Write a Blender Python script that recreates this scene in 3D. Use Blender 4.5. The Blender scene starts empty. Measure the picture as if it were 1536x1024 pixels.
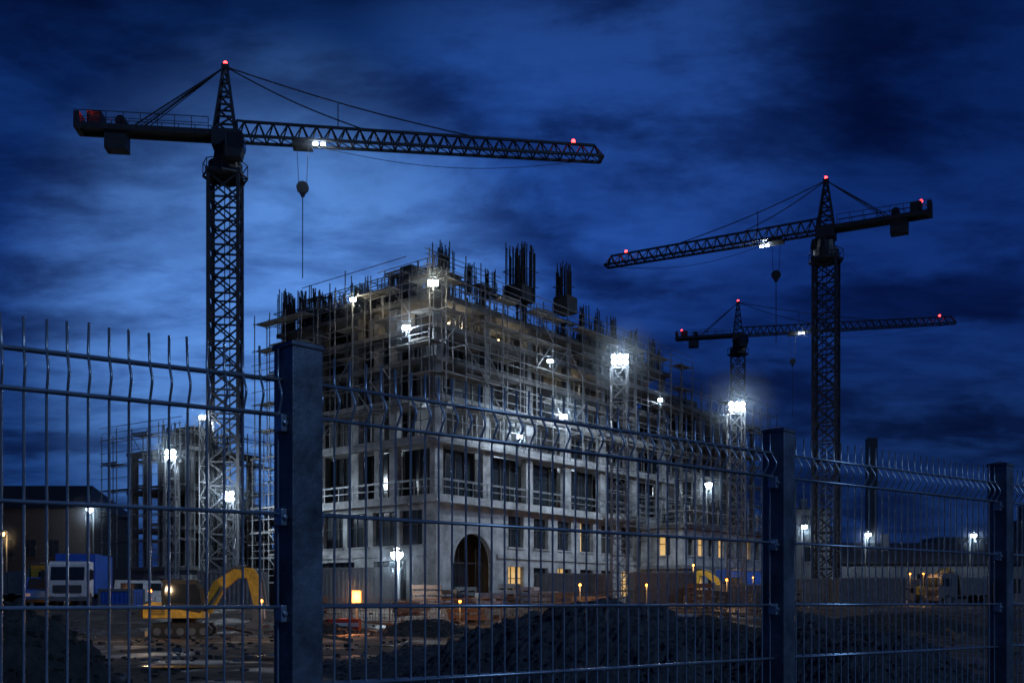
import bpy, math, random
from mathutils import Vector, noise, Matrix
random.seed(7)
F=1493.0; HY=900.0; EYE=1.7
def WX(px,Z): return (px-768)/F*Z
def WZ(py,Z): return EYE+(HY-py)/F*Z
scene=bpy.context.scene
# ------------------------------------------------------------------ materials
def mat(name,col,rough=.7,metal=0,ns=3.0,amt=.35,bump=.0,emit=None,es=0,col2=None):
    m=bpy.data.materials.new(name); m.use_nodes=True
    nt=m.node_tree; n=nt.nodes; l=nt.links
    b=n['Principled BSDF']
    b.inputs['Roughness'].default_value=rough; b.inputs['Metallic'].default_value=metal
    tc=n.new('ShaderNodeTexCoord')
    no=n.new('ShaderNodeTexNoise'); no.inputs['Scale'].default_value=ns; no.inputs['Detail'].default_value=6; no.inputs['Roughness'].default_value=.65
    l.new(tc.outputs['Object'],no.inputs['Vector'])
    r=n.new('ShaderNodeValToRGB'); c2=col2 if col2 else tuple(c*(1-amt) for c in col)
    c1=tuple(min(1,c*(1+amt*.5)) for c in col)
    r.color_ramp.elements[0].position=.32; r.color_ramp.elements[1].position=.68
    r.color_ramp.elements[0].color=(*c2,1); r.color_ramp.elements[1].color=(*c1,1)
    l.new(no.outputs['Fac'],r.inputs['Fac']); l.new(r.outputs['Color'],b.inputs['Base Color'])
    if bump:
        bp=n.new('ShaderNodeBump'); bp.inputs['Strength'].default_value=bump; bp.inputs['Distance'].default_value=.05
        l.new(no.outputs['Fac'],bp.inputs['Height']); l.new(bp.outputs['Normal'],b.inputs['Normal'])
    if emit:
        b.inputs['Emission Color'].default_value=(*emit,1); b.inputs['Emission Strength'].default_value=es
    return m
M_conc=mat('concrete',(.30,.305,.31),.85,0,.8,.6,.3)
M_concu=mat('concrete_upper_dimmed',(.15,.152,.16),.9,0,1.2,.5,.3)  # concrete copy darkened to paint the upper floors dim
M_conc_d=mat('concrete_inner_shade',(.05,.05,.052),.9,0,1,.4,.2)  # concrete darkened so the interior already looks shaded
M_glass=mat('dark_glass',(.02,.025,.03),.12,0,2,.2)
M_warm=mat('lit_window',(.5,.4,.2),.6,0,1.5,.5,0,(1,.58,.18),.6)
M_wood=mat('formwork_wood',(.20,.14,.09),.8,0,4,.5,.2)
M_rebar=mat('rebar',(.028,.025,.025),.7,.2,6,.3)
M_scaf=mat('scaffold_steel',(.20,.21,.225),.5,.35,3,.35)
M_plank=mat('scaffold_planks',(.15,.14,.125),.8,0,3,.5)
M_crane=mat('crane_steel',(.03,.034,.042),.55,.15,2,.4)
M_fence=mat('coated_fence_steel',(.42,.50,.60),.27,.6,14,.3,.05)
M_post=mat('galvanised_post',(.17,.20,.24),.42,.35,7,.7,.2)
M_yel=mat('yellow_paint',(.60,.34,.035),.45,0,4,.4)
M_blk=mat('black_rubber',(.02,.02,.02),.7,0,8,.3)
M_blue=mat('blue_paint',(.02,.09,.42),.4,0,3,.25)
M_white=mat('white_paint',(.6,.6,.6),.45,0,3,.2)
M_red=mat('red_paint',(.45,.04,.02),.5,0,3,.3)
M_grey=mat('grey_paint',(.11,.12,.13),.6,0,3,.3)
M_brick=mat('dark_brick',(.05,.045,.045),.85,0,5,.4,.2)
M_roof=mat('roof_sheet',(.025,.028,.032),.6,.2,3,.3)
M_rust=mat('rusty_brown',(.17,.10,.065),.75,0,4,.5,.1)
M_lamp=mat('lamp_cool',(.9,.95,1),.5,0,1,.01,0,(.85,.93,1),60)
M_lampf=mat('lamp_far',(.9,.95,1),.5,0,1,.01,0,(.8,.9,1),30)
M_lampw=mat('lamp_warm',(1,.8,.5),.5,0,1,.01,0,(1,.5,.15),12)
M_orange=mat('lamp_orange',(1,.4,.1),.5,0,1,.01,0,(1,.27,.03),7)
M_redl=mat('lamp_red',(1,.05,.03),.5,0,1,.01,0,(1,.03,.03),14)
M_gravel=mat('gravel',(.065,.067,.075),.9,0,9,.6,1.0)
M_soil=mat('soil',(.05,.046,.042),.95,0,6,.5,1.0)
M_ground=mat('mud',(.075,.064,.054),.85,0,1.6,.65,1.0)
nt=M_ground.node_tree
n2=nt.nodes.new('ShaderNodeTexNoise'); n2.inputs['Scale'].default_value=.3; n2.inputs['Detail'].default_value=8
rr=nt.nodes.new('ShaderNodeMapRange'); rr.inputs[1].default_value=.42; rr.inputs[2].default_value=.5; rr.inputs[3].default_value=.5; rr.inputs[4].default_value=1.0
tc=nt.nodes.new('ShaderNodeTexCoord')
nt.links.new(tc.outputs['Object'],n2.inputs['Vector']); nt.links.new(n2.outputs['Fac'],rr.inputs[0])
nt.links.new(rr.outputs[0],nt.nodes['Principled BSDF'].inputs['Roughness'])
nt.nodes['Principled BSDF'].inputs['Specular IOR Level'].default_value=.25
M_water=mat('puddle_water',(.015,.018,.02),.08,0,4,.2,.03)

# ------------------------------------------------------------------ mesh builder
class MB:
    def __init__(s): s.v=[]; s.f=[]; s.m=[]
    def add(s,vs,fs,m):
        o=len(s.v); s.v+= [tuple(v) for v in vs]; s.f+=[tuple(i+o for i in f) for f in fs]; s.m+=[m]*len(fs)
    def box2(s,x0,x1,y0,y1,z0,z1,m=0):
        if x1<x0:x0,x1=x1,x0
        if y1<y0:y0,y1=y1,y0
        s.add([(x0,y0,z0),(x1,y0,z0),(x1,y1,z0),(x0,y1,z0),(x0,y0,z1),(x1,y0,z1),(x1,y1,z1),(x0,y1,z1)],
              [(0,3,2,1),(4,5,6,7),(0,1,5,4),(1,2,6,5),(2,3,7,6),(3,0,4,7)],m)
    def beam(s,p,q,w,m=0,h=None):
        p=Vector(p);q=Vector(q);d=q-p
        if d.length<1e-5:return
        d.normalize(); up=Vector((0,0,1)) if abs(d.z)<.95 else Vector((1,0,0))
        a=d.cross(up).normalized(); b=d.cross(a).normalized(); a=a*w/2; b=b*(h or w)/2
        s.add([p-a-b,p+a-b,p+a+b,p-a+b,q-a-b,q+a-b,q+a+b,q-a+b],
              [(0,3,2,1),(4,5,6,7),(0,1,5,4),(1,2,6,5),(2,3,7,6),(3,0,4,7)],m)
    def cyl(s,p,q,r,n=10,m=0,r2=None):
        p=Vector(p);q=Vector(q);d=(q-p).normalized(); up=Vector((0,0,1)) if abs(d.z)<.95 else Vector((1,0,0))
        a=d.cross(up).normalized(); b=d.cross(a).normalized(); r2=r if r2 is None else r2
        vs=[];
        for i in range(n):
            t=2*math.pi*i/n; vs.append(p+a*r*math.cos(t)+b*r*math.sin(t))
        for i in range(n):
            t=2*math.pi*i/n; vs.append(q+a*r2*math.cos(t)+b*r2*math.sin(t))
        fs=[(i,(i+1)%n,(i+1)%n+n,i+n) for i in range(n)]+[tuple(range(n-1,-1,-1)),tuple(range(n,2*n))]
        s.add(vs,fs,m)
    def tube(s,pts,r,n=8,m=0):
        pts=[Vector(p) for p in pts]; vs=[]
        for i,p in enumerate(pts):
            d=(pts[min(i+1,len(pts)-1)]-pts[max(i-1,0)]).normalized()
            ref=Vector((0,1,0)) if abs(d.y)<.8 else Vector((0,0,1))
            a=d.cross(ref).normalized(); b=d.cross(a).normalized()
            for k in range(n):
                t=2*math.pi*k/n; vs.append(p+a*r*math.cos(t)+b*r*math.sin(t))
        fs=[]
        for i in range(len(pts)-1):
            for k in range(n):
                fs.append((i*n+k,i*n+(k+1)%n,(i+1)*n+(k+1)%n,(i+1)*n+k))
        fs.append(tuple(range(n-1,-1,-1))); o=(len(pts)-1)*n; fs.append(tuple(range(o,o+n)))
        s.add(vs,fs,m)
    def prism(s,prof,y0,y1,m=0):
        n=len(prof); vs=[(x,y0,z) for x,z in prof]+[(x,y1,z) for x,z in prof]
        fs=[(i,(i+1)%n,(i+1)%n+n,i+n) for i in range(n)]+[tuple(range(n-1,-1,-1)),tuple(range(n,2*n))]
        s.add(vs,fs,m)
    def ball(s,c,r,m=0,n=10,k=6):
        vs=[];fs=[]
        for j in range(k+1):
            ph=math.pi*j/k
            for i in range(n):
                t=2*math.pi*i/n; vs.append((c[0]+r*math.sin(ph)*math.cos(t),c[1]+r*math.sin(ph)*math.sin(t),c[2]+r*math.cos(ph)))
        for j in range(k):
            for i in range(n): fs.append((j*n+i,(j+1)*n+i,(j+1)*n+(i+1)%n,j*n+(i+1)%n))
        s.add(vs,fs,m)
    def build(s,name,mats,loc=(0,0,0),rot=0,smooth=False,bevel=0,parent=None):
        me=bpy.data.meshes.new(name); me.from_pydata(s.v,[],s.f); 
        for mm in mats: me.materials.append(mm)
        me.polygons.foreach_set('material_index',s.m)
        if smooth: me.polygons.foreach_set('use_smooth',[True]*len(s.f))
        me.update()
        o=bpy.data.objects.new(name,me); scene.collection.objects.link(o)
        o.location=loc; o.rotation_euler=(0,0,rot)
        if bevel:
            b=o.modifiers.new('bevel','BEVEL'); b.width=bevel; b.segments=2; b.limit_method='ANGLE'
        if parent: o.parent=parent
        return o
def ss(a,b,x):
    t=max(0,min(1,(x-a)/(b-a))); return t*t*(3-2*t)
def gh(x,y):
    return 1.2*ss(50,63,y+1.5*math.sin(x*.23))
COOL=(.70,.85,1)
def light(name,loc,power,col=COOL,r=.35,parent=None):
    ld=bpy.data.lights.new(name,'POINT'); ld.energy=power; ld.color=col; ld.shadow_soft_size=r
    o=bpy.data.objects.new(name,ld); scene.collection.objects.link(o); o.location=loc
    if parent: o.parent=parent
    return o
def spot(name,loc,tgt,power,parent,size=125,col=COOL,r=.3):
    ld=bpy.data.lights.new(name,'SPOT'); ld.energy=power; ld.color=col; ld.shadow_soft_size=r; ld.spot_size=math.radians(size); ld.spot_blend=.7
    o=bpy.data.objects.new(name,ld); scene.collection.objects.link(o); o.location=loc
    d=Vector(tgt)-(Vector(loc)+parent.location); o.rotation_euler=d.to_track_quat('-Z','Y').to_euler(); o.parent=parent
    return o
# added scattering balls that give the lamps a halo, thinning out to nothing
_mm={}
def halo(loc,R,dens,parent):
    key=(dens,R)
    if key not in _mm:
        hz=bpy.data.materials.new('lamp_halo'); hz.use_nodes=True; nt=hz.node_tree; nt.nodes.clear()
        vo=nt.nodes.new('ShaderNodeVolumeScatter'); vo.inputs['Anisotropy'].default_value=.0; vo.inputs['Color'].default_value=(.72,.86,1,1)
        tc=nt.nodes.new('ShaderNodeTexCoord'); ln=nt.nodes.new('ShaderNodeVectorMath'); ln.operation='LENGTH'; nt.links.new(tc.outputs['Object'],ln.inputs[0])
        mr=nt.nodes.new('ShaderNodeMapRange'); mr.interpolation_type='SMOOTHERSTEP'; nt.links.new(ln.outputs['Value'],mr.inputs[0])
        mr.inputs[1].default_value=0; mr.inputs[2].default_value=R*.98; mr.inputs[3].default_value=dens; mr.inputs[4].default_value=0
        nt.links.new(mr.outputs[0],vo.inputs['Density'])
        ou=nt.nodes.new('ShaderNodeOutputMaterial'); nt.links.new(vo.outputs[0],ou.inputs['Volume']); _mm[key]=hz
    b=MB(); b.ball((0,0,0),R,0,20,12); return b.build('lamp_halo',[_mm[key]],loc,0,parent=parent)

# ------------------------------------------------------------------ ground
def axis(a,b,near,step0,g):
    pts=[near]; s=step0; x=near
    while x<b: x+=s; s*=g; pts.append(x)
    s=step0; x=near; l=[]
    while x>a: x-=s; s*=g; l.append(x)
    return sorted(l)+pts
xs=axis(-1500,1500,0,.5,1.025); ys=axis(-300,2500,40,.4,1.022)
g=MB(); vs=[]
for y in ys:
    for x in xs:
        amp=.12*ss(6,14,y)*(1-ss(90,150,y))
        z=gh(x,y)+amp*(noise.noise(Vector((x*.25,y*.25,0)))+.35*noise.noise(Vector((x*.9,y*.9,3)))+.15*noise.noise(Vector((x*2.3,y*2.3,8))))
        vs.append((x,y,z))
nx=len(xs)
g.add(vs,[(j*nx+i,j*nx+i+1,(j+1)*nx+i+1,(j+1)*nx+i) for j in range(len(ys)-1) for i in range(nx-1)],0)
g.build('ground',[M_ground],smooth=True)

def mound(name,cx,cy,h,rx,ry,m,seed,res=70):
    b=MB(); vs=[]
    for j in range(res+1):
        for i in range(res+1):
            u=i/res*2-1; v=j/res*2-1; d=math.sqrt(u*u+v*v)
            k=max(0,1-d)
            hh=h*(k**.95)*(1-.25*math.exp(-(d/.12)**2))
            q=Vector((u*3+seed,v*3,seed))
            hh+= (noise.noise(q)*.2+noise.noise(q*4)*.07+noise.noise(q*13)*.04)*h*min(1,k*3)
            vs.append((cx+u*rx,cy+v*ry,gh(cx,cy)-.06+hh))
    b.add(vs,[(j*(res+1)+i,j*(res+1)+i+1,(j+1)*(res+1)+i+1,(j+1)*(res+1)+i) for j in range(res) for i in range(res)],0)
    R=random.Random(seed)
    for k in range(int(res*9)):
        a=R.uniform(0,6.283); d=math.sqrt(R.random())*.97; u=d*math.cos(a); v=d*math.sin(a)
        i=int((u+1)/2*res); j=int((v+1)/2*res); p=vs[j*(res+1)+i]; s=R.uniform(.015,.055)*(1.5 if R.random()<.1 else 1)
        b.add([(p[0]+s*dx*R.uniform(.5,1),p[1]+s*dy*R.uniform(.5,1),p[2]+s*dz*R.uniform(.4,.9)) for dx in(-1,1) for dy in(-1,1) for dz in(-1,1)],[(0,1,3,2),(4,6,7,5),(0,4,5,1),(2,3,7,6),(0,2,6,4),(1,5,7,3)],0)
    return b.build(name,[m],smooth=False)
mound('gravel_mound',1.6,17,2.15,4.2,3.6,M_gravel,1,120)
mound('gravel_mound',5.0,15.5,1.75,3.2,3.0,M_gravel,5,100)
mound('soil_mound',-5.1,9.2,1.95,2.8,2.6,M_soil,9,100)
mound('gravel_mound',-1.8,24,.7,3.8,3,M_gravel,12)
mound('soil_mound',-9.6,50,.9,2.5,2,M_soil,15)
mound('soil_mound',-4,48,1.0,3.2,2.5,M_soil,21)
mound('soil_mound',8,45,1.2,5,3,M_soil,27)
mound('soil_mound',19,50,1.3,6,3,M_soil,31)
for (cx,cy,rx,ry,sd) in [(-8.0,25,1.3,.5,1),(-7.0,30,1.7,.4,2),(-2.5,37,2.8,.5,4),(9,36,3,.6,5)]:
    b=MB(); vs=[]
    for i in range(40):
        t=i/40*2*math.pi; k=1+.5*noise.noise(Vector((math.cos(t)*1.5,math.sin(t)*1.5,sd*7)))
        vs.append((cx+rx*k*math.cos(t),cy+ry*k*math.sin(t),.05))
    b.add(vs,[tuple(range(40))],0); b.build('puddle',[M_water])

# ------------------------------------------------------------------ fence
P=[(-2.55,1.06),(-.498,2.32),(.93,3.47),(2.13,4.34),(3.75,5.45)]
def post(x,y,ang):
    b=MB(); w=.041
    b.box2(-w,w,-w,w,0,EYE+.58,0)
    c=w+.003; z=EYE+.5802; z2=z+.012
    b.box2(-c,c,-c,c,z,z2,0)
    b.add([(-c,-c,z2),(c,-c,z2),(c,c,z2),(-c,c,z2),(0,0,z2+.014)],[(0,1,4),(1,2,4),(2,3,4),(3,0,4)],0)
    for zz in (EYE+.405,EYE+.19,EYE-.03,EYE-.6,EYE-1.1):
        for sg in (-1,1):
            b.box2(sg*w,sg*(w+.016),-.02,.012,zz-.02,zz+.02,1)
            b.cyl((sg*(w+.008),-.02,zz),(sg*(w+.008),-.027,zz),.007,6,1)
    b.box2(-.12,.12,-.12,.12,-.05,.03,1)
    return b.build('fence_post',[M_post,M_fence],(x,y,0),ang,bevel=.003)
for i in range(1,4):
    a=math.atan2(P[i+1][1]-P[i-1][1],P[i+1][0]-P[i-1][0]); post(*P[i],a+.17)
def panel(p,q,sp):
    L=math.hypot(q[0]-p[0],q[1]-p[1]); a=math.atan2(q[1]-p[1],q[0]-p[0]); b=MB()
    g0=.05; n=int((L-2*g0)/sp)
    folds=[(.508,.428),(-.56,-.64),(-1.2,-1.28)]
    for i in range(n+1):
        s=g0+(L-2*g0)*i/n; j=random.uniform(-.0012,.0012); jt=random.uniform(-.003,.003)
        pts=[(s,0,EYE-1.55)]
        for t,bt in reversed(folds):
            mid=(t+bt)/2
            pts+=[(s+j,0,EYE+bt-.012),(s+j,-.004,EYE+bt),(s+j,-.026,EYE+mid-.006),(s+j,-.026,EYE+mid+.006),(s+j,-.004,EYE+t),(s+j,0,EYE+t+.012)]
        pts.append((s+j+jt,jt,EYE+.578+random.uniform(-.003,.003)))
        b.tube(pts,.0029,8)
    for z in (.508,.428,.2,-.015,-.2,-.38,-.56,-.64,-.84,-1.02,-1.2,-1.28,-1.48):
        for o in ((-.0066) ,(.0066)):
            b.tube([(.03,o,EYE+z+(.004 if o>0 else 0)),(L/2,o,EYE+z+random.uniform(-.001,.001)),(L-.03,o,EYE+z)],.0041,10)
    return b.build('mesh_fence_panel',[M_fence],(p[0],p[1],0),a,smooth=True)
sps=[.04,.043,.043,.043]
for i in range(4): panel(P[i],P[i+1],sps[i])

# ------------------------------------------------------------------ cranes
def crane(loc,ang,Hj,Hap,Lj,Lc,trol,hookd,lined,base=0):
    b=MB(); w=1.15
    def lat(z0,z1,st,w0,w1):
        n=max(1,round((z1-z0)/st))
        for i in range(n):
            za=z0+(z1-z0)*i/n; zb=z0+(z1-z0)*(i+1)/n
            wa=w0+(w1-w0)*i/n; wb=w0+(w1-w0)*(i+1)/n
            ca=[(-wa,-wa),(wa,-wa),(wa,wa),(-wa,wa)]; cb=[(-wb,-wb),(wb,-wb),(wb,wb),(-wb,wb)]
            for k in range(4):
                k2=(k+1)%4
                b.beam((*ca[k],za),(*cb[k],zb),.26 if w0>1 else .15)
                b.beam((*cb[k],zb),(*cb[k2],zb),.14)
                b.beam((*ca[k],za),(*cb[k2],zb),.13)
                if w0>1: b.beam((*ca[k2],za),(*cb[k],zb),.13)
    zt=Hj-3.2
    lat(base,zt,1.9,w,w)
    b.box2(-1.9,1.9,-1.9,1.9,base-.8,base+.35,1)
    b.beam((.3,.3,base),(.3,.3,zt),.07); b.beam((-.1,.3,base),(-.1,.3,zt),.07)
    b.box2(-1.35,1.35,-1.35,1.35,zt,zt+.35); 
    b.cyl((0,0,zt+.35),(0,0,zt+1.1),1.35,16); b.cyl((0,0,zt+1.1),(0,0,zt+2.3),1.0,12,0,.85)
    for k in range(8):
        t=k*math.pi/4; x,y=1.75*math.cos(t),1.75*math.sin(t); t2=t+math.pi/4
        b.beam((x,y,zt),(x,y,zt+1.1),.06); b.beam((x,y,zt+1.05),(1.75*math.cos(t2),1.75*math.sin(t2),zt+1.05),.06)
        b.beam((x,y,zt+.05),(1.75*math.cos(t2),1.75*math.sin(t2),zt+.05),.12)
        b.beam((x,y,zt+.03),(0,0,zt+.03),.1)
    b.box2(-.95,.95,-.95,.95,zt+2.3,Hj+.4)
    b.prism([(.3,Hj-2.3),(1.5,Hj-2.3),(1.75,Hj-1.3),(1.6,Hj-.25),(.3,Hj-.25)],-2.15,-.97,0)
    b.prism([(.5,Hj-1.6),(1.72,Hj-1.6),(1.79,Hj-1.25),(1.68,Hj-.45),(.5,Hj-.45)],-2.18,-1.0,2)
    lat(Hj+.4,Hap-.3,.95,.8,.16)
    b.box2(-.28,.28,-.25,.25,Hap-.35,Hap)
    hw=.65; n=max(8,int(Lj/1.15)); x0=.9
    def jh(x): return 1.45-(.35*(x/Lj))
    for i in range(n):
        xa=x0+(Lj-x0)*i/n; xb=x0+(Lj-x0)*(i+1)/n; xm=(xa+xb)/2
        for sy in (-hw,hw):
            b.beam((xa,sy,Hj),(xb,sy,Hj),.2); b.beam((xa,sy,Hj),(xm,0,Hj+jh(xm)),.095); b.beam((xm,0,Hj+jh(xm)),(xb,sy,Hj),.095)
        b.beam((xa,-hw,Hj),(xa,hw,Hj),.07); b.beam((xa,-hw,Hj),(xb,hw,Hj),.06)
        if i<n-1:
            xm2=xb+(xb-xa)/2; b.beam((xm,0,Hj+jh(xm)),(xm2,0,Hj+jh(xm2)),.19)
    b.beam((x0,0,Hj+1.5),(x0+.6,0,Hj+1.45),.15); b.beam((x0,-hw,Hj),(x0,0,Hj+1.5),.14); b.beam((x0,hw,Hj),(x0,0,Hj+1.5),.14)
    b.beam((Lj,-hw,Hj),(Lj,hw,Hj),.2); b.beam((Lj,0,Hj),(Lj-.6,0,Hj+1.1),.15)
    for sy in (-.75,.75):
        b.beam((-.9,sy,Hj+.1),(-Lc,sy,Hj+.1),.22,0,.42)
        k=-1.2
        while k>-Lc: b.beam((k,sy,Hj+.3),(k,sy,Hj+1.3),.05); k-=1.3
        b.beam((-1.2,sy,Hj+1.3),(-Lc,sy,Hj+1.3),.05); b.beam((-1.2,sy,Hj+.8),(-Lc,sy,Hj+.8),.04)
    b.box2(-Lc,-.9,-.72,.72,Hj+.18,Hj+.26)
    b.box2(-Lc+2.2,-Lc+3.9,-.6,.6,Hj-1.5,Hj+.17,0); b.box2(-Lc+2.4,-Lc+3.7,-.62,.62,Hj-1.1,Hj-1.0,1)
    b.box2(-Lc+.9,-Lc+2.0,-.6,.6,Hj+.27,Hj+1.35,0); b.cyl((-Lc+3.4,-.5,Hj+.75),(-Lc+3.4,.5,Hj+.75),.42,12)
    b.box2(-Lc-.05,-Lc+.4,-.8,.8,Hj-.1,Hj+1.2)
    ap=(0,0,Hap-.15)
    for fr in (.36,.66):
        e=Vector((Lj*fr,0,Hj+jh(Lj*fr))); a=Vector(ap); pts=[a.lerp(e,t/8)+Vector((0,0,-.35*math.sin(math.pi*t/8))) for t in range(9)]
        b.tube(pts,.055,5)
    for sy in (-.5,.5): b.beam(ap,(-Lc*.62,sy,Hj+.3),.09); b.beam(ap,(-Lc*.58,sy,Hj+.3),.05)
    b.beam((Lj*.29,0,Hj+1.35),(Lj*.29,0,Hj+3.3),.08)
    pts=[Vector((Lj*.2+(Lj*.78)*t/14,0,Hj-.1-1.3*math.sin(math.pi*t/14))) for t in range(15)]
    b.tube(pts,.025,4)
    b.box2(trol-.8,trol+.8,-.7,.7,Hj-.42,Hj-.14)
    for dx in (-.45,.45): b.beam((trol+dx,0,Hj-.4),(trol+dx*.7,0,Hj-hookd),.045)
    b.cyl((trol,-.15,Hj-hookd-.25),(trol,.15,Hj-hookd-.25),.5,12); b.prism([(trol-.4,Hj-hookd-.3),(trol+.4,Hj-hookd-.3),(trol+.12,Hj-hookd-1),(trol-.12,Hj-hookd-1)],-.12,.12)
    b.beam((trol,0,Hj-hookd-.9),(trol,0,Hj-hookd-lined),.07)
    for (x,z) in ((0,Hap+.12),(Lj-2.4,Hj+1.35),(-Lc+1.0,Hj+1.5)): b.ball((x,-.0,z),.17,3)
    for dx in (.9,1.5): b.box2(trol+dx,trol+dx+.35,-.75,-.5,Hj-.38,Hj-.26,4)
    o=b.build('tower_crane',[M_crane,M_conc_d,M_glass,M_redl,M_lampf],loc,ang)
    for nm,p,pw in (('apex_light',(0,0,Hap+.5),40),('jib_light',(Lj-2.4,0,Hj+1.8),30),('counterjib_light',(-Lc+1,-.7,Hj+1.7),40)):
        light(nm,p,pw,(1,.05,.03),.1,o)
    light('trolley_light',(trol+1.3,-.9,Hj-.7),350,COOL,.1,o)
    return o
crane((WX(338,80),80,1.2),math.radians(7),37.6,43.5,30.8,11.4,6.1,3.4,7.6)
crane((WX(1239,105),105,1.2),math.radians(153.5),39.4,44.9,24.7,10.3,5.2,3.6,7.5)
crane((WX(1107,170),170,1.2),math.radians(-13.4),45.6,51.5,34.5,10.5,9.0,4.6,9.5)

# ------------------------------------------------------------------ building under construction
def Pt(f,s,n,z): return (s,-n,z) if f=='R' else (-n,s,z)
def fbox(b,f,s0,s1,n0,n1,z0,z1,m):
    if f=='R': b.box2(s0,s1,-n1,-n0,z0,z1,m)
    else: b.box2(-n1,-n0,s0,s1,z0,z1,m)
def wall(b,f,s0,s1,z0,z1,ops,m=0,th=.4,warm=.08):
    S=sorted(set([s0,s1]+[o[0] for o in ops]+[o[1] for o in ops])); Zs=sorted(set([z0,z1]+[o[2] for o in ops]+[o[3] for o in ops]))
    for i in range(len(S)-1):
        for j in range(len(Zs)-1):
            cs=(S[i]+S[i+1])/2; cz=(Zs[j]+Zs[j+1])/2
            if any(o[0]<cs<o[1] and o[2]<cz<o[3] for o in ops): continue
            fbox(b,f,S[i],S[i+1],-th,0,Zs[j],Zs[j+1],m)
    for o in ops:
        lit=random.random()<warm
        nm=max(1,int((o[1]-o[0])/.6))
        for k in range(nm):
            a0=o[0]+(o[1]-o[0])*k/nm; a1=o[0]+(o[1]-o[0])*(k+1)/nm
            fbox(b,f,a0,a1,-th+.02,-th+.06,o[2],o[3],3 if (lit and random.random()<.75) else 2)
        for k in range(1,nm):
            s=o[0]+(o[1]-o[0])*k/nm; fbox(b,f,s-.04,s+.04,-th+.07,-th+.13,o[2],o[3],1)
        zc=o[2]+(o[3]-o[2])*.6; fbox(b,f,o[0],o[1],-th+.14,-th+.18,zc-.03,zc+.03,1)
        fbox(b,f,o[0]-.08,o[1]+.08,.003,.09,o[2]-.12,o[2]-.003,0)
def scaffold(b,f,s0,s1,n0,dep,z0,z1,ms=0,mp=1,bay=2.0,lift=2.0,top=.9,pw=.06,seed=0,pk=.5):
    R=random.Random(seed); nb=max(1,round((s1-s0)/bay)); nl=max(1,round((z1-z0)/lift))
    ss_=[s0+(s1-s0)*i/nb for i in range(nb+1)]; zz=[z0+(z1-z0)*j/nl for j in range(nl+1)]
    for s in ss_:
        for n in (n0,n0+dep):
            ex=R.uniform(.2,top+ (1.3 if R.random()<.15 else 0)); j=R.uniform(-.05,.05)
            b.beam(Pt(f,s+j,n,z0),Pt(f,s,n,z1+ex),pw,ms)
        for z in zz[1:]: b.beam(Pt(f,s,n0-.3,z),Pt(f,s,n0+dep+.15,z),pw*.8,ms)
    for z in zz:
        e=R.uniform(.1,.6)
        for n in (n0,n0+dep): b.beam(Pt(f,s0-e,n,z-.06),Pt(f,s1+e,n,z-.06),pw*.85,ms)
        if R.random()<.8: b.beam(Pt(f,s0-e,n0+dep,z+1.0),Pt(f,s1+e,n0+dep,z+1.0),pw*.7,ms)
        if R.random()<.4: b.beam(Pt(f,s0,n0+dep,z+.5),Pt(f,s1,n0+dep,z+.5),pw*.6,ms)
    for j,z in enumerate(zz):
        if j==0: continue
        for i in range(nb):
            if R.random()<pk:
                for k in range(3):
                    n=n0+.06+k*(dep-.12)/3; a=R.uniform(-.04,.04)
                    fbox(b,f,ss_[i]+a,ss_[i+1]+a-.03,n,n+(dep-.2)/3.2,z+.01,z+.06,mp)
                if R.random()<.4: fbox(b,f,ss_[i],ss_[i+1]-.02,n0+dep-.03,n0+dep+.005,z+.07,z+.22,mp)
    for i in range(nb):
        for j in range(nl):
            if R.random()<.2:
                a,c=(i,i+1) if R.random()<.5 else (i+1,i)
                b.beam(Pt(f,ss_[a],n0+dep+.06,zz[j]),Pt(f,ss_[c],n0+dep+.06,zz[j+1]),pw*.8,ms)
def rebar(b,x,y,z,h,n=12,sp=.6,m=5,r=.03):
    for i in range(int(n*1.5)):
        a=x+random.uniform(-sp,sp); c=y+random.uniform(-sp,sp); hh=h*random.uniform(.72,1.02)
        b.beam((a,c,z),(a+random.uniform(-.05,.05),c+random.uniform(-.05,.05),z+hh),r*2,m)
    for k in range(2): 
        zz=z+h*(.25+.25*k)
        b.beam((x-sp,y-sp,zz),(x+sp,y-sp,zz),.05,m); b.beam((x-sp,y+sp,zz),(x+sp,y+sp,zz),.05,m); b.beam((x-sp,y-sp,zz),(x-sp,y+sp,zz),.05,m)
BM=[M_conc,M_conc_d,M_glass,M_warm,M_wood,M_rebar,M_scaf,M_plank,M_rust,M_concu]
C=(-5.3,70.0,1.2); TH=math.atan2(.779,.627)
def loc2(px,Z):
    X=WX(px,Z)-C[0]; Y=Z-C[1]; return X*.627+Y*.779, -X*.779+Y*.627
W,D=32.0,17.2
b=MB(); L=[0,3.8,7.8,12.0,14.9,17.5,19.8,21.9]
ax0,ax1,azt=1.7,6.1,5.4
ops=[]
for s in [8.0,11.2,14.4,17.6,20.8,24,27.2,30]:
    w=1.9 if s<30 else 1.3
    ops.append((s,s+w,.9 if s not in(14.4,) else 0.05,3.1)); ops.append((s,s+w,4.6,7.0))
wall(b,'R',6.6,W,0,7.4,ops,0,warm=.45)
ops=[(s,s+2.3,4.5,7.0) for s in (1.4,4.2,7,9.8,12.6)]+[(3,6.4,.02,3.4),(8.5,12.5,.02,3.4),(14,16,1,3.1)]
wall(b,'L',.4,D,0,7.4,ops,0,warm=.0)
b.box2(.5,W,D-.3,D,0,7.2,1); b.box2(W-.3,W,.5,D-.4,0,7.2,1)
cx=(ax0+ax1)/2; r=(ax1-ax0)/2; zs=azt-r
fbox(b,'R',0,ax0,-.4,0,0,7.4,0); fbox(b,'R',ax1,6.6,-.4,0,0,7.4,0)
N=16
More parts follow.
